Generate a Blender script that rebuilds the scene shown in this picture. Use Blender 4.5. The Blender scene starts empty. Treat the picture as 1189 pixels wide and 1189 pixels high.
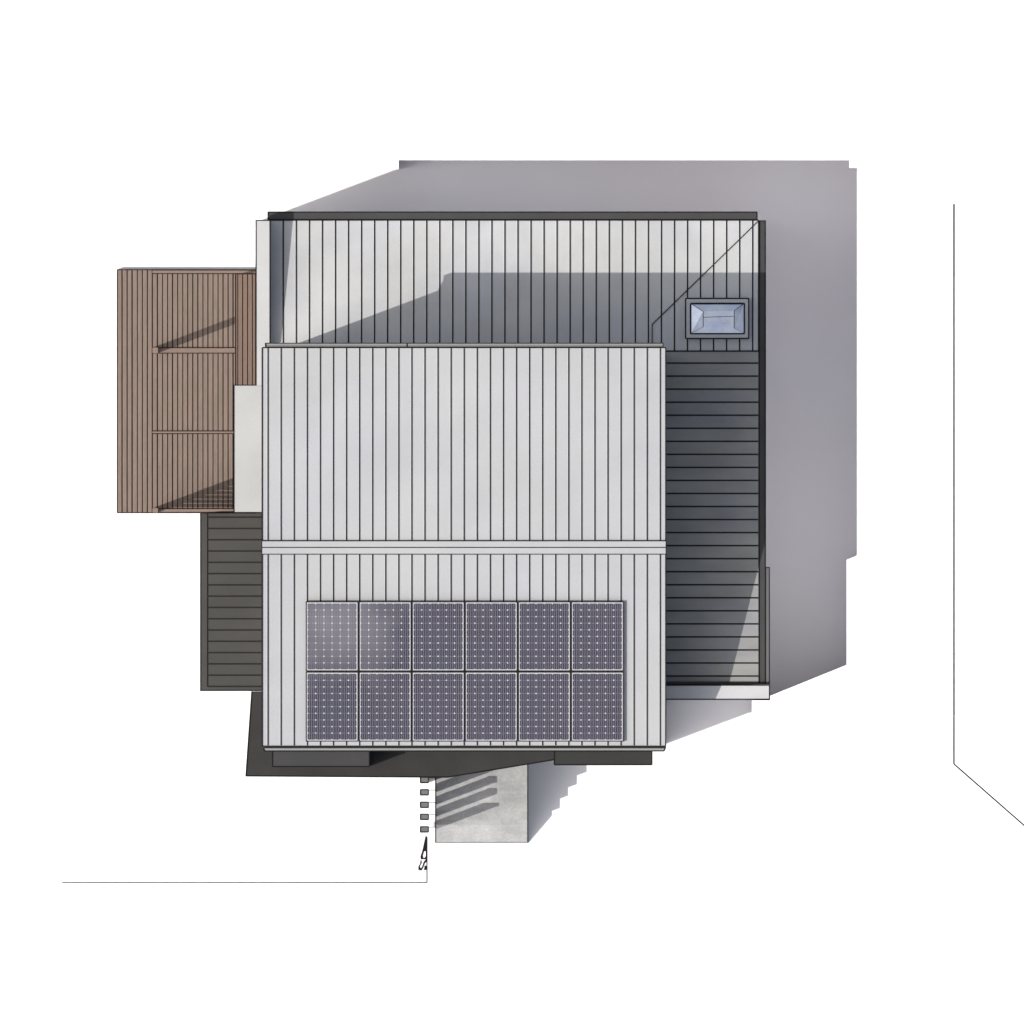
import bpy, math
from mathutils import Vector

# ------------------------------------------------------------------ camera, sky, sun, exposure
S = 0.0164                                    # metres per plan unit (drawing unit of the site plan)
def W(x, y, z=0.0):
    return Vector(((x - 594.5) * S, (594.5 - y) * S, z * S))

scene = bpy.context.scene
C = scene.collection
cam = bpy.data.cameras.new('camera')
cam.type = 'ORTHO'
cam.ortho_scale = 1189 * S
cam.clip_start = 0.1
cam.clip_end = 2000
cam_o = bpy.data.objects.new('camera', cam)
cam_o.location = (0, 0, 40)
C.objects.link(cam_o)
scene.camera = cam_o

KX, KY = 0.9358, 0.3526                       # plan direction in which shadows fall
SUN_EL = math.radians(45)
world = bpy.data.worlds.new('World')
scene.world = world
world.use_nodes = True
nt = world.node_tree
bg = nt.nodes['Background']
sky = nt.nodes.new('ShaderNodeTexSky')
sky.sky_type = 'NISHITA'
sky.sun_disc = False
sky.sun_elevation = SUN_EL
sky.sun_rotation = math.radians(249.35)
sky.air_density = 0.8
sky.dust_density = 3.0
sky.ozone_density = 0.6
hs = nt.nodes.new('ShaderNodeHueSaturation')
hs.inputs['Saturation'].default_value = 0.46
nt.links.new(sky.outputs['Color'], hs.inputs['Color'])
nt.links.new(hs.outputs['Color'], bg.inputs['Color'])
bg.inputs['Strength'].default_value = 0.135

sun = bpy.data.lights.new('sun', 'SUN')
sun.energy = 2.85
sun.angle = math.radians(0.25)
sun.color = (1.0, 0.965, 0.92)
sun_o = bpy.data.objects.new('sun', sun)
sun_o.rotation_euler = Vector((KX * math.cos(SUN_EL), KY * math.cos(SUN_EL), -math.sin(SUN_EL))).to_track_quat('-Z', 'Y').to_euler()
sun_o.location = (-20, -10, 30)
C.objects.link(sun_o)

scene.view_settings.view_transform = 'Standard'
scene.view_settings.look = 'None'
scene.view_settings.gamma = 1.0
scene.view_settings.exposure = 0.42
scene.view_settings.use_curve_mapping = False
scene.cycles.max_bounces = 8
scene.cycles.diffuse_bounces = 5

# ------------------------------------------------------------------ materials
def mat(name, col, rough=0.6, metal=0.0, spec=0.3, mottle=0.05, scale=0.9, fine=0.03, fine_scale=30.0,
        stretch=(1, 1, 1), tint=None, bump=0.0):
    m = bpy.data.materials.new(name)
    m.use_nodes = True
    t = m.node_tree
    b = t.nodes['Principled BSDF']
    b.inputs['Roughness'].default_value = rough
    b.inputs['Metallic'].default_value = metal
    b.inputs['Specular IOR Level'].default_value = spec
    c4 = (col[0], col[1], col[2], 1)
    if mottle <= 0 and fine <= 0:
        b.inputs['Base Color'].default_value = c4
        return m
    geo = t.nodes.new('ShaderNodeNewGeometry')
    mp = t.nodes.new('ShaderNodeMapping')
    mp.inputs['Scale'].default_value = stretch
    t.links.new(geo.outputs['Position'], mp.inputs['Vector'])
    def noise(sc, det, rgh):
        n = t.nodes.new('ShaderNodeTexNoise')
        n.inputs['Scale'].default_value = sc
        n.inputs['Detail'].default_value = det
        n.inputs['Roughness'].default_value = rgh
        t.links.new(mp.outputs['Vector'], n.inputs['Vector'])
        return n
    def mrange(src, lo, hi, a=0.3, z=0.7):
        r = t.nodes.new('ShaderNodeMapRange')
        r.inputs['From Min'].default_value = a
        r.inputs['From Max'].default_value = z
        r.inputs['To Min'].default_value = lo
        r.inputs['To Max'].default_value = hi
        t.links.new(src, r.inputs['Value'])
        return r.outputs['Result']
    n1 = noise(scale, 5.0, 0.55)
    n2 = noise(fine_scale, 3.0, 0.6)
    a = mrange(n1.outputs['Fac'], 1 - mottle, 1 + mottle)
    f = mrange(n2.outputs['Fac'], 1 - fine, 1 + fine)
    mul = t.nodes.new('ShaderNodeMath'); mul.operation = 'MULTIPLY'
    t.links.new(a, mul.inputs[0]); t.links.new(f, mul.inputs[1])
    base = t.nodes.new('ShaderNodeRGB'); base.outputs[0].default_value = c4
    src = base.outputs[0]
    if tint is not None:
        n3 = noise(scale * 0.8, 3.0, 0.5)
        mp3 = mrange(n3.outputs['Fac'], 0.0, 1.0, 0.4, 0.65)
        mx = t.nodes.new('ShaderNodeMix'); mx.data_type = 'RGBA'
        t.links.new(mp3, mx.inputs['Factor'])
        mx.inputs[6].default_value = c4
        mx.inputs[7].default_value = (tint[0], tint[1], tint[2], 1)
        src = mx.outputs[2]
    vm = t.nodes.new('ShaderNodeVectorMath'); vm.operation = 'SCALE'
    t.links.new(src, vm.inputs[0]); t.links.new(mul.outputs[0], vm.inputs['Scale'])
    t.links.new(vm.outputs['Vector'], b.inputs['Base Color'])
    if bump > 0:
        bp = t.nodes.new('ShaderNodeBump')
        bp.inputs['Strength'].default_value = bump
        bp.inputs['Distance'].default_value = 0.01
        t.links.new(n2.outputs['Fac'], bp.inputs['Height'])
        t.links.new(bp.outputs['Normal'], b.inputs['Normal'])
    return m

M = {}
M['ground'] = mat('white_ground', (0.888, 0.878, 0.888), 0.9, spec=0.0, mottle=0.012, fine=0.008, fine_scale=60)
M['bank_white'] = mat('white_rendered_bank', (0.74, 0.725, 0.745), 0.9, spec=0.0, mottle=0.03, fine=0.02)  # unseen side of the added raised ground, pale to bounce light into shade
M['bank'] = mat('grey_retaining_stone', (0.20, 0.198, 0.198), 0.9, spec=0.0, mottle=0.15, fine=0.1)  # unseen side of the added raised ground, dark to limit bounced light
M['line'] = mat('black_edge', (0.010, 0.010, 0.011), 0.7, spec=0.1, mottle=0, fine=0)
M['seam'] = mat('dark_seam', (0.020, 0.020, 0.021), 0.7, spec=0.1, mottle=0.1, fine=0.05)
M['roof_light'] = mat('pale_grey_sheet_metal', (0.352, 0.353, 0.366), 0.55, spec=0.25, mottle=0.05, scale=0.7, fine=0.025, tint=(0.356, 0.360, 0.358))
M['roof_white'] = mat('off_white_sheet_metal', (0.472, 0.472, 0.462), 0.6, spec=0.25, mottle=0.095, scale=0.9, fine=0.02, tint=(0.455, 0.46, 0.474))
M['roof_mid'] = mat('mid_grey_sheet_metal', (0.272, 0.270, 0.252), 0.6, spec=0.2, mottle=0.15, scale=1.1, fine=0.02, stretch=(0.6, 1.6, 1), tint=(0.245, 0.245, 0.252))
M['roof_dark'] = mat('charcoal_sheet_metal', (0.0405, 0.0395, 0.036), 0.7, spec=0.12, mottle=0.10, scale=1.2, fine=0.03, stretch=(0.6, 1.6, 1), tint=(0.043, 0.0395, 0.037))
M['fascia'] = mat('charcoal_fascia', (0.054, 0.054, 0.053), 0.6, spec=0.15, mottle=0.08, scale=1.5, fine=0.03)
M['gutter'] = mat('grey_gutter_metal', (0.27, 0.27, 0.262), 0.55, spec=0.2, mottle=0.05, fine=0.03)
M['drip'] = mat('dull_grey_metal', (0.125, 0.125, 0.122), 0.6, spec=0.15, mottle=0.05, fine=0.03)
M['parapet'] = mat('off_white_capping', (0.445, 0.447, 0.441), 0.7, mottle=0.05, scale=1.2, fine=0.02)
M['slab'] = mat('off_white_slab', (0.385, 0.389, 0.379), 0.8, mottle=0.075, scale=0.9, fine=0.02)
M['beam'] = mat('white_capping', (0.49, 0.49, 0.494), 0.6, mottle=0.03, fine=0.02)
M['wall_white'] = mat('white_render', (0.80, 0.785, 0.80), 0.85, spec=0.05, mottle=0.03, fine=0.02)
M['wall_grey'] = mat('grey_render', (0.16, 0.158, 0.155), 0.85, spec=0.05, mottle=0.05, fine=0.03)
M['wall'] = mat('pale_render', (0.30, 0.30, 0.295), 0.85, spec=0.1, mottle=0.05, fine=0.03)
M['canopy'] = mat('dark_canopy', (0.037, 0.036, 0.034), 0.75, spec=0.12, mottle=0.10, scale=1.3, fine=0.04, tint=(0.033, 0.0325, 0.032))
M['hood'] = mat('grey_hood', (0.048, 0.047, 0.047), 0.65, spec=0.12, mottle=0.07, fine=0.03)
M['hood_dark'] = mat('dark_hood', (0.034, 0.034, 0.0325), 0.65, spec=0.12, mottle=0.07, fine=0.03)
M['timber'] = mat('brown_timber', (0.208, 0.155, 0.129), 0.75, spec=0.15, mottle=0.07, scale=3.0, fine=0.09, fine_scale=14, stretch=(6, 0.7, 1), tint=(0.188, 0.147, 0.118))
M['timber_red'] = mat('darker_brown_timber', (0.165, 0.116, 0.092), 0.75, spec=0.15, mottle=0.08, scale=3.0, fine=0.09, fine_scale=14, stretch=(6, 0.7, 1))
M['timber_x'] = mat('brown_timber_beam', (0.208, 0.153, 0.127), 0.75, spec=0.15, mottle=0.07, scale=3.0, fine=0.09, fine_scale=14, stretch=(0.7, 6, 1))
M['timber_gap'] = mat('dark_timber_substrate', (0.028, 0.019, 0.016), 0.9, spec=0.0, mottle=0, fine=0)
M['concrete'] = mat('cast_concrete', (0.35, 0.348, 0.341), 0.85, spec=0.12, mottle=0.2, scale=1.6, fine=0.10, fine_scale=16, tint=(0.345, 0.343, 0.336), bump=0.15)
M['post'] = mat('grey_post', (0.13, 0.13, 0.13), 0.6, mottle=0.05, fine=0.03)
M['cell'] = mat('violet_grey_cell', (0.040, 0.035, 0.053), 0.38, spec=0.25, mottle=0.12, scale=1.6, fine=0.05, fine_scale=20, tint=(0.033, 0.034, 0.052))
def glare_film(m, centre, radius, col):  # glare painted into the base colour, fading out from centre with a noisy edge
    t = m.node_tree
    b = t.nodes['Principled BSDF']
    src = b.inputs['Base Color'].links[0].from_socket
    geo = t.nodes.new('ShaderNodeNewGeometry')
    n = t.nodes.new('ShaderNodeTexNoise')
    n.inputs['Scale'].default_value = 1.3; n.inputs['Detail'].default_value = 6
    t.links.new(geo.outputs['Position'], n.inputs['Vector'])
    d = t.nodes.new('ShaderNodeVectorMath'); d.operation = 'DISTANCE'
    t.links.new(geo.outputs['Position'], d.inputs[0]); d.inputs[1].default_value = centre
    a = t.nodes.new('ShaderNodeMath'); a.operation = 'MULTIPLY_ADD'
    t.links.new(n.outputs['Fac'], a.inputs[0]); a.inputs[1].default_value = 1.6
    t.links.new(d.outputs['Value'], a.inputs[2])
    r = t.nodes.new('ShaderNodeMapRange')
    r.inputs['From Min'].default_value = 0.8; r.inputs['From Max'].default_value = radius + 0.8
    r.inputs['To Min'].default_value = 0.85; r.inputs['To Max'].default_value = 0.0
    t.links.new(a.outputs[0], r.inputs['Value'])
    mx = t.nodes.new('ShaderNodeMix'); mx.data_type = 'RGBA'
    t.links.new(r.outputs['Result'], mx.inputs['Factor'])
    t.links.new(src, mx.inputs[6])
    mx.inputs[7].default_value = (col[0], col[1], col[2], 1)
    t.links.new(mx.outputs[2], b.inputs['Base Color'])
glare_film(M['cell'], W(388, 722, 190 + 0.6 * (868 - 722)), 1.55, (0.185, 0.178, 0.195))
M['backsheet'] = mat('white_backsheet', (0.43, 0.43, 0.445), 0.5, mottle=0.03, fine=0.0)
M['busbar'] = mat('silver_busbar', (0.125, 0.12, 0.145), 0.6, spec=0.2, mottle=0.05, fine=0.0)
M['panel_frame'] = mat('black_panel_frame', (0.012, 0.012, 0.013), 0.5, mottle=0, fine=0)
M['kerb'] = mat('grey_skylight_kerb', (0.44, 0.45, 0.455), 0.5, mottle=0.05, fine=0.02)
M['glass'] = mat('pale_blue_glass', (0.86, 0.905, 1.0), 0.2, metal=0.88, spec=0.5, mottle=0.14, scale=3.5, fine=0.0, tint=(0.76, 0.82, 0.98))
M['bar'] = mat('glazing_bar', (0.09, 0.095, 0.12), 0.5, mottle=0, fine=0)
M['paint'] = mat('black_paint', (0.012, 0.012, 0.012), 0.8, spec=0.05, mottle=0.2, scale=6, fine=0)
M['thin_line'] = mat('black_line_paint', (0.02, 0.02, 0.02), 0.8, spec=0.05, mottle=0, fine=0)

# ------------------------------------------------------------------ mesh builder
class MB:
    def __init__(self):
        self.v, self.f, self.m, self.mats = [], [], [], []
    def mi(self, key):
        if key not in self.mats:
            self.mats.append(key)
        return self.mats.index(key)
    def face(self, pts, key):
        i = len(self.v)
        self.v += [Vector(p) for p in pts]
        self.f.append(list(range(i, i + len(pts))))
        self.m.append(self.mi(key))
    def prism(self, pts, top, bot, key, side=None):
        """plan polygon (plan units) between two height functions or numbers"""
        ft = top if callable(top) else (lambda x, y: top)
        fb = bot if callable(bot) else (lambda x, y: bot)
        area = sum(pts[i][0] * pts[(i + 1) % len(pts)][1] - pts[(i + 1) % len(pts)][0] * pts[i][1] for i in range(len(pts)))
        if area > 0:                                    # plan y runs down the sheet
            pts = pts[::-1]
        T = [W(x, y, ft(x, y)) for x, y in pts]
        B = [W(x, y, fb(x, y)) for x, y in pts]
        self.face(T, key)
        self.face(B[::-1], side or key)
        n = len(pts)
        for i in range(n):
            j = (i + 1) % n
            self.face([T[i], B[i], B[j], T[j]], side or key)
    def rect(self, x0, y0, x1, y1, top, bot, key, side=None):
        self.prism([(x0, y0), (x1, y0), (x1, y1), (x0, y1)], top, bot, key, side)
    def bar(self, p, q, w, h, key, down=0.0):
        """bar along p-q, plan width w, standing h above the line"""
        dx, dy = q[0] - p[0], q[1] - p[1]
        L = math.hypot(dx, dy) or 1.0
        nx, ny = -dy / L * w / 2, dx / L * w / 2
        pts = [(p[0] + nx, p[1] + ny, p[2]), (q[0] + nx, q[1] + ny, q[2]), (q[0] - nx, q[1] - ny, q[2]), (p[0] - nx, p[1] - ny, p[2])]
        B = [W(a, b, c - down) for a, b, c in pts]
        T = [W(a, b, c + h) for a, b, c in pts]
        self.face(T[::-1] if False else T, key); self.face(B[::-1], key)
        for i in range(4):
            j = (i + 1) % 4
            self.face([T[i], B[i], B[j], T[j]], key)
    def outline(self, pts, zf, w=1.3, h=0.5, key='line', inset=True):
        f = zf if callable(zf) else (lambda x, y: zf)
        n = len(pts)
        cx = sum(p[0] for p in pts) / n; cy = sum(p[1] for p in pts) / n
        for i in range(n):
            a, b = pts[i], pts[(i + 1) % n]
            self.bar((a[0], a[1], f(*a)), (b[0], b[1], f(*b)), w, h, key, down=0.4)
    def seam(self, p, q, key, cap='seam', wcap=1.8, h=0.35, lip=0.6):
        """standing seam: dark folded cap between two small sheet upstands with sloping sides"""
        dx, dy = q[0] - p[0], q[1] - p[1]
        L = math.hypot(dx, dy)
        ux, uy = -dy / L, dx / L
        def at(e, off, z):
            return W(e[0] + ux * off, e[1] + uy * off, e[2] + z)
        a, b = wcap / 2, wcap / 2 + lip
        prof = [(-b, 0.02), (-a, h), (a, h), (b, 0.02)]
        P = [[at(e, o, z) for o, z in prof] for e in (p, q)]
        for i, k in ((0, key), (1, cap), (2, key)):
            self.face([P[0][i], P[0][i + 1], P[1][i + 1], P[1][i]], k)
    def build(self, name, parent=None, origin=None):
        o3 = origin if origin is not None else Vector((0, 0, 0))
        me = bpy.data.meshes.new(name)
        me.from_pydata([tuple(v - o3) for v in self.v], [], self.f)
        for k in self.mats:
            me.materials.append(M[k])
        me.polygons.foreach_set('material_index', self.m)
        import bmesh
        bm = bmesh.new(); bm.from_mesh(me)
        bmesh.ops.remove_doubles(bm, verts=bm.verts, dist=1e-5)
        bmesh.ops.recalc_face_normals(bm, faces=bm.faces)
        bm.to_mesh(me); bm.free()
        me.update()
        o = bpy.data.objects.new(name, me)
        C.objects.link(o)
        if parent is not None:
            o.parent = parent
        elif origin is not None:
            o.location = o3
        return o

def tag(o, label=None, cat=None, group=None, kind=None):
    if label: o['label'] = label
    if cat: o['category'] = cat
    if group: o['group'] = group
    if kind: o['kind'] = kind
    return o

def thing(name, base, label, cat, group=None):
    o = bpy.data.objects.new(name, None)
    o.empty_display_size = 0.2
    o.location = base
    C.objects.link(o)
    return tag(o, label, cat, group)

# ------------------------------------------------------------------ ground, and raised ground added to cut off the house shadow (structure)
g = MB()
g.face([(-900, -900, 0), (900, -900, 0), (900, 900, 0), (-900, 900, 0)], 'ground')
tag(g.build('ground'), kind='structure')

def f_right(y):
    if y <= 320: return 245.0
    if y <= 830: return 245.0 + (152.0 - 245.0) * (y - 320) / 510.0
    if y <= 1150: return 152.0 * (1150 - y) / 320.0
    return 0.0
def f_rear(x):
    if x <= 500: return 95.0
    if x >= 986: return 245.0
    return 95.0 + 150.0 * (x - 500) / 486.0
FAR = 4200
shadow_cutoff_hill = MB()
def cutoff_cell(pts, f, side='bank_white'):
    shadow_cutoff_hill.prism(pts, f, -6.0, 'ground', side)
hr = lambda x, y: f_right(y)
hb = lambda x, y: f_rear(x)
cutoff_cell([(-FAR, -FAR), (463, -FAR), (463, 196.6), (-FAR, 196.6)], lambda x, y: 95.0, 'bank')
cutoff_cell([(463, -FAR), (500, -FAR), (500, 186), (463, 186)], hb)
cutoff_cell([(500, -FAR), (986, -FAR), (986, 186), (500, 186)], hb)
cutoff_cell([(986, -FAR), (995, -FAR), (995, 195), (986, 195)], hr)
cutoff_cell([(995, -FAR), (FAR, -FAR), (FAR, 320), (995, 320)], hr)
cutoff_cell([(995, 320), (FAR, 320), (FAR, 645), (995, 645)], hr)
cutoff_cell([(983, 650), (995, 645), (FAR, 645), (FAR, 772), (983, 772)], hr)
cutoff_cell([(983, 772), (FAR, 772), (FAR, 813.2), (894.2, 813.2), (894.2, 808)], hr, 'bank')
cutoff_cell([(873, 813.2), (FAR, 813.2), (FAR, 830), (873, 830)], hr, 'bank')
cutoff_cell([(873, 830), (FAR, 830), (FAR, 1150), (873, 1150)], hr, 'bank')
tag(shadow_cutoff_hill.build('hill'), kind='structure')

# ------------------------------------------------------------------ the house
HB = W(560, 600, 0)
house = thing('house', HB, 'modern house with pale standing seam metal roofs, charcoal trims and flat canopy', 'house')
def part(mb, name, label=None, parent=None):
    o = mb.build(name, None, HB)
    o.location = (0, 0, 0)
    o.parent = parent or house
    if label: o['label'] = label
    return o

ZF, SL = 190.0, 0.6
def z_main(x, y): return ZF + SL * (868 - y)
def z_right(x, y): return 140.7 + 0.273 * (795 - y)
ZR = z_right(0, 407.5)
def z_back(x, y): return ZR + 0.10 * (y - 407.5)

# --- walls
w = MB()
w.rect(313.0, 411, 771.5, 864.5, lambda x, y: z_main(x, y) - 5.5, -3, 'wall', 'wall_grey')
part(w, 'wall')
w = MB()
w.rect(316, 258, 879, 407.5, lambda x, y: z_back(x, y) - 5, -3, 'wall_white')
w.rect(772, 407.5, 879, 794, lambda x, y: z_right(x, y) - 5, -3, 'wall_white')
part(w, 'wall')
w = MB()
w.rect(298.5, 257.5, 312, 449, lambda x, y: 254.0, -3, 'wall')
part(w, 'wall')
w = MB()
w.rect(774, 796.5, 892, 811, 134.5, -3, 'wall_white')
part(w, 'wall')

# --- big mono-pitch roof
r = MB()
q = [(304.4, 403.6), (773, 403.6), (773, 866.5), (304.4, 866.5)]
r.prism(q, z_main, lambda x, y: z_main(x, y) - 5, 'roof_light')
for i in range(31):
    x = 311.3 + 15.18 * i
    r.seam((x, 404.5, z_main(x, 404.5)), (x, 627.6, z_main(x, 627.6)), 'roof_light')
    r.seam((x, 643.6, z_main(x, 643.6)), (x, 865.5, z_main(x, 865.5)), 'roof_light')
r.outline(q, z_main, 1.4, 0.9)
main_roof = part(r, 'roof', 'large pale grey mono-pitch roof carrying the solar panels')
r = MB()
zc = lambda d: (lambda x, y: z_main(x, y) + d)
r.rect(304.6, 628.2, 772.8, 635.0, zc(1.6), zc(0.1), 'roof_light')
r.rect(304.6, 636.2, 772.8, 643.2, zc(1.6), zc(0.1), 'roof_light')
for y in (628.0, 635.6, 643.4):
    r.bar((304.4, y, z_main(0, y)), (773, y, z_main(0, y)), 1.2, 1.9, 'seam')
part(r, 'ridge_cap', None, main_roof)

# gutters of the big roof
gt = MB()
zg = z_main(0, 403.6) - 0.8
gt.rect(308.5, 398.8, 472.0, 403.0, zg, zg - 8, 'gutter', 'line')
gt.rect(473.2, 398.8, 769.6, 403.0, zg, zg - 8, 'gutter', 'line')
gt.rect(308.0, 398.0, 770.2, 399.1, zg + 0.8, zg - 8.5, 'line')
gt.rect(308.0, 402.4, 770.2, 403.4, zg + 0.8, zg - 8.5, 'line')
gt.rect(307.6, 398.0, 308.7, 403.0, zg + 1.0, zg - 8.5, 'line')
gt.rect(769.4, 398.0, 770.4, 403.0, zg + 1.0, zg - 8.5, 'line')
gt.rect(472.0, 398.8, 473.2, 403.0, zg + 0.6, zg - 8.5, 'line')
gt.rect(309, 400.6, 769, 401.1, zg + 0.25, zg - 1, 'fascia')
part(gt, 'gutter')
gt = MB()
zg = ZF - 3
gt.prism([(304.6, 865.9), (773, 865.9), (773, 868.4), (304.6, 868.4)], zg + 2, zg - 8, 'fascia')
gt.prism([(306.5, 868.4), (771.8, 868.4), (770.6, 871.6), (307.4, 871.6)], zg, zg - 8, 'gutter')
gt.bar((304.6, 866.0, zg + 2), (773, 866.0, zg + 2), 1.0, 0.4, 'line')
gt.bar((306, 868.4, zg + 2), (772.4, 868.4, zg + 2), 1.0, 0.4, 'line')
gt.bar((306.6, 872.0, zg - 7), (771.2, 872.0, zg - 7), 1.3, 7.4, 'line')
gt.bar((305, 867, zg - 6), (307.2, 872.0, zg - 6), 1.2, 6.6, 'line')
gt.bar((773, 867, zg - 6), (771, 872.0, zg - 6), 1.6, 6.6, 'line')
part(gt, 'gutter')

# --- rear roof with vertical seams
r = MB()
q = [(313.6, 255.6), (880.8, 255.6), (880.8, 407.5), (313.6, 407.5)]
r.prism(q, z_back, lambda x, y: z_back(x, y) - 4, 'roof_white')
for i in range(37):
    x = 328.9 + 15.14 * i
    y1 = 407 if x > 760 else 405
    if 796 < x < 869:
        segs = [(256.2, 345.5), (393.8, y1)]
    else:
        segs = [(256.2, y1)]
    for a, b in segs:
        r.seam((x, a, z_back(x, a)), (x, b, z_back(x, b)), 'roof_white')
r.outline(q, z_back, 1.4, 0.9)
pts = [(757.2, 404), (757.2, 376.6), (880.6, 256.4)]
for a, b in zip(pts, pts[1:]):
    r.bar((a[0], a[1], z_back(*a)), (b[0], b[1], z_back(*b)), 0.95, 1.0, 'line')
part(r, 'roof', 'off-white rear roof with vertical seams behind the large roof')

# --- side roof with horizontal seams
r = MB()
q = [(766, 407.8), (880.8, 407.8), (880.8, 794.6), (766, 794.6)]
r.prism(q, z_right, lambda x, y: z_right(x, y) - 4, 'roof_mid')
for i in range(25):
    y = 421.6 + 15.14 * i
    r.seam((767, y, z_right(0, y)), (880.3, y, z_right(0, y)), 'roof_mid', wcap=1.9, lip=0.5)
r.bar((766, 407.8, z_right(0, 407.8)), (880.8, 407.8, z_right(0, 407.8)), 1.3, 1.1, 'line')
r.rect(773, 791.4, 880, 794.2, z_right(0, 793) + 1.5, z_right(0, 793) - 3, 'fascia')
part(r, 'roof', 'mid grey side roof with horizontal seams, mostly in shade')

# --- skylight in the rear roof
sk = MB()
def zs(d): return lambda x, y: z_back(x, y) + d
def ring(mb, o, i_, top, bot, key):
    (a, b, c, d), (e, f, g_, h) = o, i_
    mb.rect(a, b, c, f, top, bot, key); mb.rect(a, h, c, d, top, bot, key)
    mb.rect(a, f, e, h, top, bot, key); mb.rect(g_, f, c, h, top, bot, key)
ring(sk, (796.2, 346.7, 869.2, 392.8), (801.6, 352.0, 864.2, 387.4), zs(6), zs(-1), 'kerb')
sk.outline([(796, 346.5), (869.4, 346.5), (869.4, 393), (796, 393)], zs(6), 1.5, 0.5)
sk.outline([(801.8, 352.2), (864.2, 352.2), (864.2, 387.4), (801.8, 387.4)], zs(6), 1.5, 0.7)
skylight = part(sk, 'skylight')
gl = MB()
o4 = [(802.4, 352.8), (863.6, 352.8), (863.6, 386.8), (802.4, 386.8)]
i4 = [(816.5, 361.6), (852.5, 360.6), (852.5, 381.2), (816.5, 379.6)]
zo, zi = zs(5.6), (lambda x, y: z_back(0, 370) + 7.4)
OO = [W(x, y, zo(x, y)) for x, y in o4]
II = [W(x, y, zi(x, y)) for x, y in i4]
for k in range(4):
    j = (k + 1) % 4
    gl.face([OO[k], OO[j], II[j], II[k]], 'glass')
gl.face(II, 'glass')
gl.face([W(x, y, zs(2)(x, y)) for x, y in o4][::-1], 'glass')
part(gl, 'glass', None, skylight)
bars = MB()
for k in (0, 1):
    bars.bar((o4[k][0], o4[k][1], zo(*o4[k])), (i4[k][0], i4[k][1], 0) [:2] + (zi(0, 0),), 0.8, 0.35, 'bar')
for k in (2, 3):
    bars.bar((o4[k][0], o4[k][1], zo(*o4[k])), (i4[k][0], i4[k][1], zi(0, 0)), 0.35, 0.3, 'bar')
bars.bar((816.5, 361.6, zi(0, 0)), (816.5, 379.6, zi(0, 0)), 0.9, 0.35, 'bar')
bars.bar((852.5, 360.6, zi(0, 0)), (852.5, 381.2, zi(0, 0)), 0.9, 0.35, 'bar')
bars.bar((816.5, 368.4, zi(0, 0)), (852.5, 367.3, zi(0, 0)), 0.7, 0.35, 'bar')
part(bars, 'glazing_bars', None, skylight)

# --- fascias
f = MB()
zt = z_back(0, 256)
f.rect(311.2, 246.0, 879.0, 255.2, zt - 1, zt - 14, 'fascia')
f.outline([(311.2, 246.2), (879.0, 246.2), (879.0, 255.2), (311.2, 255.2)], zt - 1, 1.4, 0.6)
part(f, 'fascia', 'charcoal fascia along the rear eave')
f = MB()
q = [(881.4, 256.4), (888.8, 256.4), (888.8, 794.6), (881.4, 794.6)]
def zfr(x, y): return (z_back(x, y) if y < 407.5 else z_right(x, y)) - 0.5
f.prism([(881.4, 256.4), (888.8, 256.4), (888.8, 407.5), (881.4, 407.5)], zfr, lambda x, y: zfr(x, y) - 12, 'fascia')
f.prism([(881.4, 407.5), (888.8, 407.5), (888.8, 794.6), (881.4, 794.6)], lambda x, y: z_right(x, y) - 0.5, lambda x, y: z_right(x, y) - 12.5, 'fascia')
for xx in (881.3, 888.7):
    f.bar((xx, 256.4, zfr(0, 256.4)), (xx, 407.5, zfr(0, 407.4)), 1.4, 0.7, 'line')
    f.bar((xx, 407.5, z_right(0, 407.5) - 0.5), (xx, 794.6, z_right(0, 794.6) - 0.5), 1.4, 0.7, 'line')
f.bar((881, 256.4, zfr(0, 256.4)), (889.2, 256.4, zfr(0, 256.4)), 1.3, 0.8, 'line')
part(f, 'fascia', 'charcoal fascia down the side eave')
f = MB()
f.rect(889.4, 659, 893.6, 794.6, lambda x, y: z_right(x, y) - 0.2, lambda x, y: z_right(x, y) - 12, 'drip')
f.bar((893.4, 658.6, z_right(0, 658.6) - 0.2), (893.4, 794.6, z_right(0, 794.6) - 0.2), 1.2, 0.6, 'line')
f.bar((889, 658.8, z_right(0, 658.8) - 0.2), (894, 658.8, z_right(0, 658.8) - 0.2), 1.2, 0.6, 'line')
part(f, 'gutter', 'short grey gutter outside the side fascia')

# --- white end beam of the side roof
b = MB()
b.rect(767, 795.4, 893.6, 812.2, 151, 135, 'beam')
b.outline([(767, 795.6), (893.4, 795.6), (893.4, 812.0), (767, 812.0)], 151, 1.3, 0.5)
part(b, 'end_beam')

# --- parapet and white slab beside the big roof
def z_par(x, y): return 259 - 0.004 * (y - 256)
b = MB()
b.rect(297.4, 256.2, 313.2, 447.6, z_par, lambda x, y: z_par(x, y) - 12, 'parapet')
b.outline([(297.2, 255.9), (313.4, 255.9), (313.4, 447.0), (297.2, 447.0)][:2], z_par, 1.2, 0.5)
b.bar((297.2, 255.6, z_par(0, 256)), (297.2, 447.6, z_par(0, 447)), 1.2, 0.4, 'line')
b.bar((313.4, 255.6, z_par(0, 256)), (313.4, 402, z_par(0, 402)), 1.2, 0.4, 'line')
part(b, 'parapet')
b = MB()
zsl = z_par(0, 447.6)
b.rect(271.8, 447.8, 313.0, 594.8, zsl, zsl - 7, 'slab')
b.bar((271.4, 447.2, zsl - 1), (297.4, 447.2, zsl - 1), 1.2, 1.4, 'line')
b.bar((271.6, 447.2, zsl - 1), (271.6, 595.2, zsl - 1), 1.2, 1.4, 'line')
b.bar((271.4, 595.2, zsl - 1), (313, 595.2, zsl - 1), 1.3, 1.4, 'line')
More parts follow.
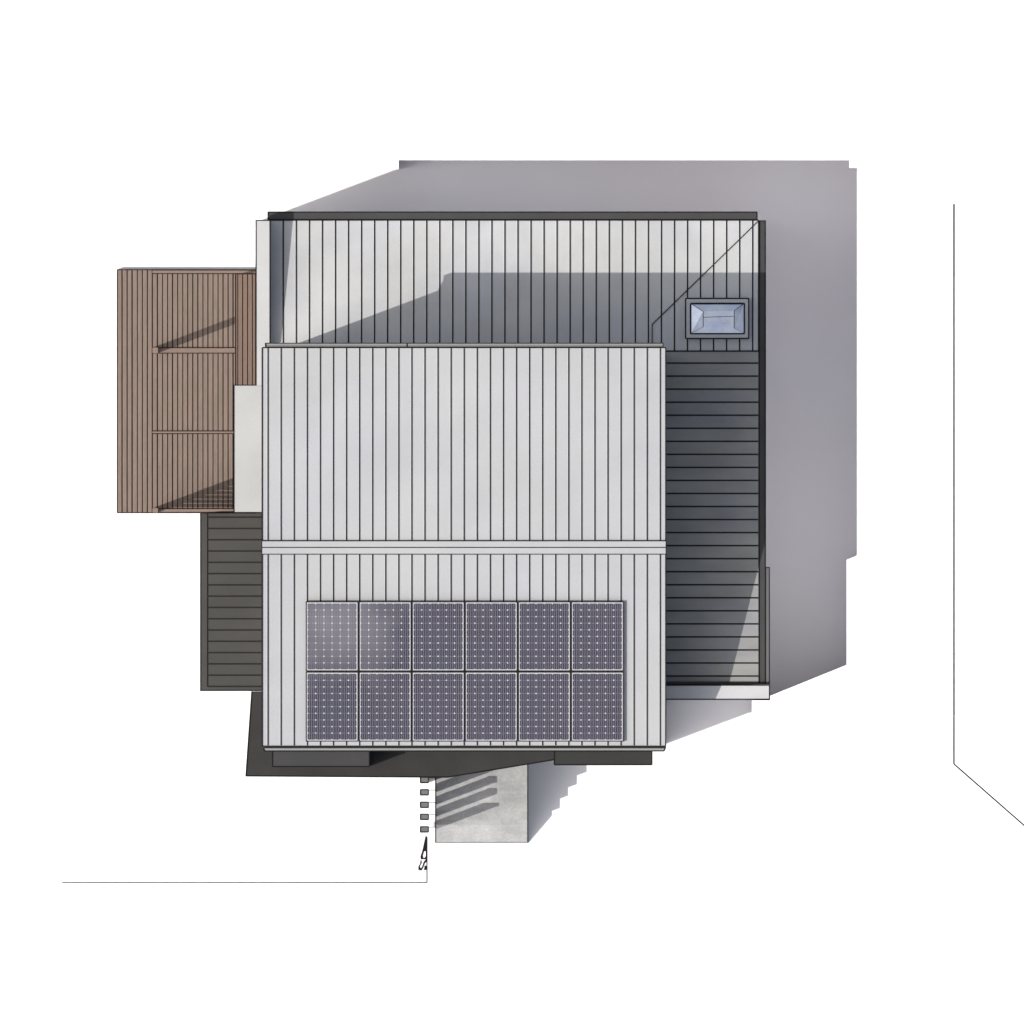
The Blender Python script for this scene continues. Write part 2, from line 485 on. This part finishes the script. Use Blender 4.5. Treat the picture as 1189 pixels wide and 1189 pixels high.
part(b, 'roof_slab', 'flat off-white roof slab over the timber deck')

# --- low charcoal lean-to roof
r = MB()
def z_low(x, y): return 9.0 + 0.45 * (x - 232)
q = [(232.4, 596.2), (313, 596.2), (313, 802.2), (232.4, 802.2)]
r.prism(q, z_low, -2, 'roof_dark', 'wall')
for i in range(16):
    y = 600.6 + 13.1 * i
    r.bar((241, y, z_low(241, y)), (312.5, y, z_low(312.5, y)), 1.7, 0.6, 'line')
r.bar((232.9, 596.2, z_low(232.9, 0)), (232.9, 802.2, z_low(232.9, 0)), 1.4, 0.6, 'line')
r.bar((241, 596.2, z_low(241, 0)), (241, 797.5, z_low(241, 0)), 1.3, 0.7, 'line')
r.bar((232.4, 801.8, z_low(232.4, 0)), (313, 801.8, z_low(313, 0)), 1.4, 0.6, 'line')
part(r, 'lean_to_roof', 'low charcoal lean-to roof with horizontal seams')

# --- entrance canopy and window hoods
ZC = 140.0
cn = MB()
q = [(292.4, 802.7), (285.6, 901.0), (520.0, 902.4), (643.0, 882.2), (643.0, 864.8), (312.6, 864.8), (312.6, 802.7)]
cn.prism(q, ZC, ZC - 8, 'canopy')
for a, b_ in ((q[0], q[1]), (q[1], q[2]), (q[2], q[3])):
    cn.bar((a[0], a[1], ZC), (b_[0], b_[1], ZC), 1.5, 0.4, 'line', down=0.3)
part(cn, 'canopy', 'dark flat angled entrance canopy')
h = MB()
h.rect(316.4, 864.8, 428.8, 890.0, 184, ZC + 0.3, 'hood')
for a, b_ in (((316.4, 866), (316.4, 890)), ((316.4, 890), (428.8, 890)), ((428.8, 890), (428.8, 866))):
    h.bar((a[0], a[1], 184), (b_[0], b_[1], 184), 1.3, 0.4, 'line', down=0.3)
part(h, 'window_hood', 'grey box hood standing on the canopy')
h = MB()
h.rect(643.6, 864.8, 757.0, 888.0, 184, 172, 'hood_dark')
for a, b_ in (((643.6, 866), (643.6, 888)), ((643.6, 888), (757, 888)), ((757, 888), (757, 866))):
    h.bar((a[0], a[1], 184), (b_[0], b_[1], 184), 1.4, 0.4, 'line', down=0.3)
part(h, 'window_hood', 'dark box hood beside the concrete staircase')

# ------------------------------------------------------------------ timber deck
DB = W(216, 454, 0)
deck = thing('timber_deck', DB, 'brown timber plank deck with beams, posts and slatted screen beside the house', 'deck')
def dpart(mb, name, label=None):
    o = mb.build(name, None, DB); o.location = (0, 0, 0); o.parent = deck
    if label: o['label'] = label
    return o
ZD = 7.5
d = MB()
d.rect(136.0, 313.2, 296.8, 595.4, ZD - 1.2, -1, 'timber_gap')
n = int((297 - 136) / 5.86)
import random
rnd = random.Random(4)
for i in range(n + 1):
    x0 = 136.0 + 5.86 * i + 0.55
    x1 = min(x0 + 4.6 + rnd.uniform(-0.25, 0.25), 296.6)
    if x1 - x0 > 1:
        d.rect(x0, 313.6, x1, 595.0, ZD + rnd.uniform(-0.08, 0.08), ZD - 1.1, 'timber')
for a, b_ in (((136.1, 313.2), (297, 313.2)), ((136.1, 313.2), (136.1, 595.4)), ((136, 595.4), (297, 595.4))):
    d.bar((a[0], a[1], 0), (b_[0], b_[1], 0), 1.1, ZD + 0.2, 'timber_gap')
dpart(d, 'decking')
for (y0, y1, zt) in ((314.0, 317.2, 8.6), (404.2, 409.6, 8.9), (500.9, 503.0, 8.5), (591.2, 594.6, 8.7)):
    bm_ = MB()
    bm_.rect(177.0, y0, 273.0 if y0 > 320 else 296.6, y1, zt, ZD - 0.5, 'timber_x')
    bm_.bar((177, y0 - 0.4, ZD - 0.5), (273 if y0 > 320 else 296.6, y0 - 0.4, ZD - 0.5), 1.0, zt - ZD + 0.6, 'timber_gap')
    bm_.bar((177, y1 + 0.4, ZD - 0.5), (273 if y0 > 320 else 296.6, y1 + 0.4, ZD - 0.5), 1.0, zt - ZD + 0.6, 'timber_gap')
    dpart(bm_, 'beam')
jb = MB()
jb.bar((176.7, 314, ZD - 0.5), (176.7, 595, ZD - 0.5), 1.1, 0.75, 'timber_gap')
dpart(jb, 'border_joint')
for (y0, y1) in ((404.2, 409.6), (590.6, 594.8)):
    p = MB()
    p.rect(177.2, y0 - 0.6, 183.4, y1 + 0.4, 118, ZD - 0.4, 'timber_x')
    dpart(p, 'post')
sc_ = MB()
for i in range(7):
    z0 = ZD + 12 + 14.0 * i
    sc_.rect(182.4, 591.4, 296, 593.2, z0 + 6.5, z0, 'timber_x')
sc_.rect(292, 590.6, 296.4, 594.8, 118, ZD - 0.4, 'timber_x')
dpart(sc_, 'slatted_screen')
st = MB()
st.rect(273.8, 318.4, 296.6, 447.0, 124.0, 119, 'timber_gap')
for x0, x1 in ((273.9, 275.6), (276.6, 281.2), (282.3, 286.9), (288.0, 292.5), (293.6, 296.4)):
    st.rect(x0, 318.6, x1, 446.6, 125.4, 124.1, 'timber_red')
for xx in (273.4, 296.7):
    st.rect(xx - 0.6, 318.0, xx + 0.6, 447.2, 125.9, 119, 'timber_gap')
st.rect(273.0, 317.6, 297.0, 318.5, 125.9, 119, 'timber_gap')
for px, py in ((275, 320), (275, 444)):
    st.rect(px, py, px + 3, py + 3, 119.0, ZD - 0.4, 'timber_red')
dpart(st, 'pergola_roof', 'darker plank roof strip along the house wall')

# ------------------------------------------------------------------ concrete staircase
SB = W(559, 930, 0)
s = MB()
prof = [(978.0, -2), (978.0, 1.5), (976.0, 4), (957.5, 29), (952.2, 29), (952.2, 39), (941.5, 39), (941.5, 49), (932, 49),
        (932, 60), (922, 60), (922, 72), (858, 72), (858, -2)]
L_ = [W(506, y, z) for y, z in prof]
R_ = [W(612.6, y, z) for y, z in prof]
s.face(L_, 'concrete'); s.face(R_[::-1], 'concrete')
for i in range(len(prof)):
    j = (i + 1) % len(prof)
    s.face([L_[i], R_[i], R_[j], L_[j]], 'concrete')
for xx in (505.8, 612.8):
    pr = prof[1:-1]
    for a, b_ in zip(pr, pr[1:]):
        if abs(a[0] - b_[0]) > 0.1:
            s.bar((xx, a[0], a[1]), (xx, b_[0], b_[1]), 1.3, 0.3, 'line', down=0.4)
s.bar((505.4, 978, 0), (613.2, 978, 0), 1.2, 1.7, 'line')
o = s.build('concrete_staircase', None, SB)
tag(o, 'pale mottled concrete staircase leading under the dark entrance canopy', 'staircase')

# screen posts beside the staircase
POST_Y = [(902.9, 908.5), (916.7, 923.2), (931.2, 937.8), (945.2, 951.8), (959.7, 966.3)]
plabels = ['short grey square post tucked against the dark canopy edge',
           'grey square post second out from the dark canopy edge',
           'middle one of the five grey square posts beside the staircase',
           'grey square post second from the black ground marking',
           'grey square post closest to the black ground marking']
proto = None
for (y0, y1), lab in zip(POST_Y, plabels):
    base = W(492.8, (y0 + y1) / 2, 0)
    if proto is None:
        p = MB()
        a, b_ = W(488.6, y1 - 0.7 - (y0 + y1) / 2 + 594.5, 0), None
        hw, hh = 4.7, 3.2
        cx, cy = 594.5, 594.5
        p.rect(cx - hw, cy - hh, cx + hw, cy + hh, 156, 18.6, 'post', 'post')
        p.rect(cx + hw - 0.5, cy - 2.9, cx + 13.6, cy - 2.2, 20.2, 19.5, 'post')      # added standoff pin to the staircase flank, keeps post shadow off the gap
        p.outline([(cx - hw, cy - hh), (cx + hw, cy - hh), (cx + hw, cy + hh), (cx - hw, cy + hh)], 156, 1.3, 0.5)
        proto = p.build('screen_post', None, None)
        o = proto
    else:
        o = proto.copy()
        C.objects.link(o)
    o.location = base - Vector((0, 0, 16.5 * S if y0 < 910 else 0))
    o.scale.z = 0.87 if y0 > 955 else 1.0
    tag(o, lab, 'post', 'square posts beside the staircase')

# ------------------------------------------------------------------ solar panels
PXW, PYH = 61.6, 81.6
def zl(x, y): return -SL * (y - 594.5)             # local slope about the panel's own centre
def zp(d): return lambda x, y: zl(x, y) + d
cx = cy = 594.5
hw, hh = PXW / 2 - 0.25, PYH / 2 - 0.3
panel = thing('solar_panel', (0, 0, 0), 'x', 'solar panel', 'solar panels on the roof')
fr = MB()
ring(fr, (cx - hw, cy - hh, cx + hw, cy + hh), (cx - hw + 1.0, cy - hh + 1.0, cx + hw - 1.0, cy + hh - 1.0), zp(5.2), zp(0.3), 'panel_frame')
fr_o = fr.build('frame'); fr_o.parent = panel
bs = MB()
iw, ih = hw - 1.05, hh - 1.05
bs.rect(cx - iw, cy - ih, cx + iw, cy + ih, zp(4.6), zp(3.9), 'backsheet')
bs_o = bs.build('backsheet'); bs_o.parent = panel
ce = MB()
mx, my = 1.0, 1.1
pw, ph = (2 * iw - 2 * mx) / 6, (2 * ih - 2 * my) / 10
gpx, gpy, ch = 0.12, 0.10, 0.95
for i in range(6):
    for j in range(10):
        x0 = cx - iw + mx + pw * i + gpx; x1 = x0 + pw - 2 * gpx
        y0 = cy - ih + my + ph * j + gpy; y1 = y0 + ph - 2 * gpy
        pts = [(x0 + ch, y0), (x1 - ch, y0), (x1, y0 + ch), (x1, y1 - ch), (x1 - ch, y1), (x0 + ch, y1), (x0, y1 - ch), (x0, y0 + ch)]
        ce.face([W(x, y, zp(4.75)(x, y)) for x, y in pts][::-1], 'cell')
for i in range(6):
    for k in (0.22, 0.5, 0.78):
        x = cx - iw + mx + pw * (i + k)
        ya, yb = cy - ih + my, cy + ih - my
        ce.face([W(a, b_, zp(4.9)(a, b_)) for a, b_ in ((x - 0.4, yb), (x + 0.4, yb), (x + 0.4, ya), (x - 0.4, ya))], 'busbar')
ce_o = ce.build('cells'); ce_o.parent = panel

cols = ['at the corner nearest the lean-to side', 'second column from the lean-to side', 'third column from the lean-to side',
        'third column from the side roof', 'second column from the side roof', 'at the corner nearest the side roof']
kids = [fr_o, bs_o, ce_o]
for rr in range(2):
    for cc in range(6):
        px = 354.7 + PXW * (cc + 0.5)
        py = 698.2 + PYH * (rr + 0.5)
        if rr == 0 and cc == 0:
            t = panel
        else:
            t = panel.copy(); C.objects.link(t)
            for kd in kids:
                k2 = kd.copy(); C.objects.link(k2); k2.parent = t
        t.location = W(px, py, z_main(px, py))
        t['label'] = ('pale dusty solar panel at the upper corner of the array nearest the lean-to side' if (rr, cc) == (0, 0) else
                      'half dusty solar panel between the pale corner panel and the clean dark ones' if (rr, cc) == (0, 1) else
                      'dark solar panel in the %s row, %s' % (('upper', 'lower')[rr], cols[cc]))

# ------------------------------------------------------------------ boundary lines and the black ground mark
def gz(x, y):
    return f_right(y) if x > 995 else 0.0
def line(pts, label, w=1.6):
    mb = MB()
    for a, b_ in zip(pts, pts[1:]):
        mb.bar((a[0], a[1], gz(*a) + 0.25), (b_[0], b_[1], gz(*b_) + 0.25), w, 0.25, 'thin_line', down=0.15)
    tag(mb.build('boundary_line', None, W(pts[0][0], pts[0][1], gz(*pts[0]))), label, 'boundary line', 'thin boundary lines on the ground')
line([(1107.5, 237), (1107.5, 320), (1107.5, 830), (1107.5, 887), (1240, 1003)], 'long thin black boundary line with an angled bend, beyond the building shadow')
line([(72, 1024.8), (495.6, 1024.8), (495.6, 972)], 'thin black boundary line with a right-angle corner in front of the canopy', 1.0)
mk = MB()
def mp_(pts):
    mk.prism([(476 + a / 18.3, 965 + b_ / 18.3) for a, b_ in pts], 0.75, 0.2, 'paint')
mp_([(328, 110), (352, 110), (352, 430), (335, 435), (312, 420), (285, 455), (262, 420)])
mp_([(262, 420), (285, 455), (268, 530), (278, 575), (230, 600), (222, 540)])
mp_([(335, 435), (352, 430), (352, 600), (330, 600), (318, 565), (338, 520)])
mp_([(230, 600), (278, 575), (318, 565), (330, 600)])
mp_([(225, 615), (245, 640), (240, 690), (205, 745), (215, 790), (190, 840), (180, 835), (175, 760), (215, 690)])
mp_([(190, 800), (215, 785), (240, 795), (270, 720), (290, 650), (335, 602), (352, 602), (352, 645), (310, 690), (280, 770), (245, 835), (220, 840)])
mp_([(310, 740), (345, 735), (350, 820), (310, 838), (298, 825)])
tag(mk.build('ground_marking', None, W(490, 990, 0)), 'small black cut-off symbol painted on the ground beyond the row of posts', 'marking')
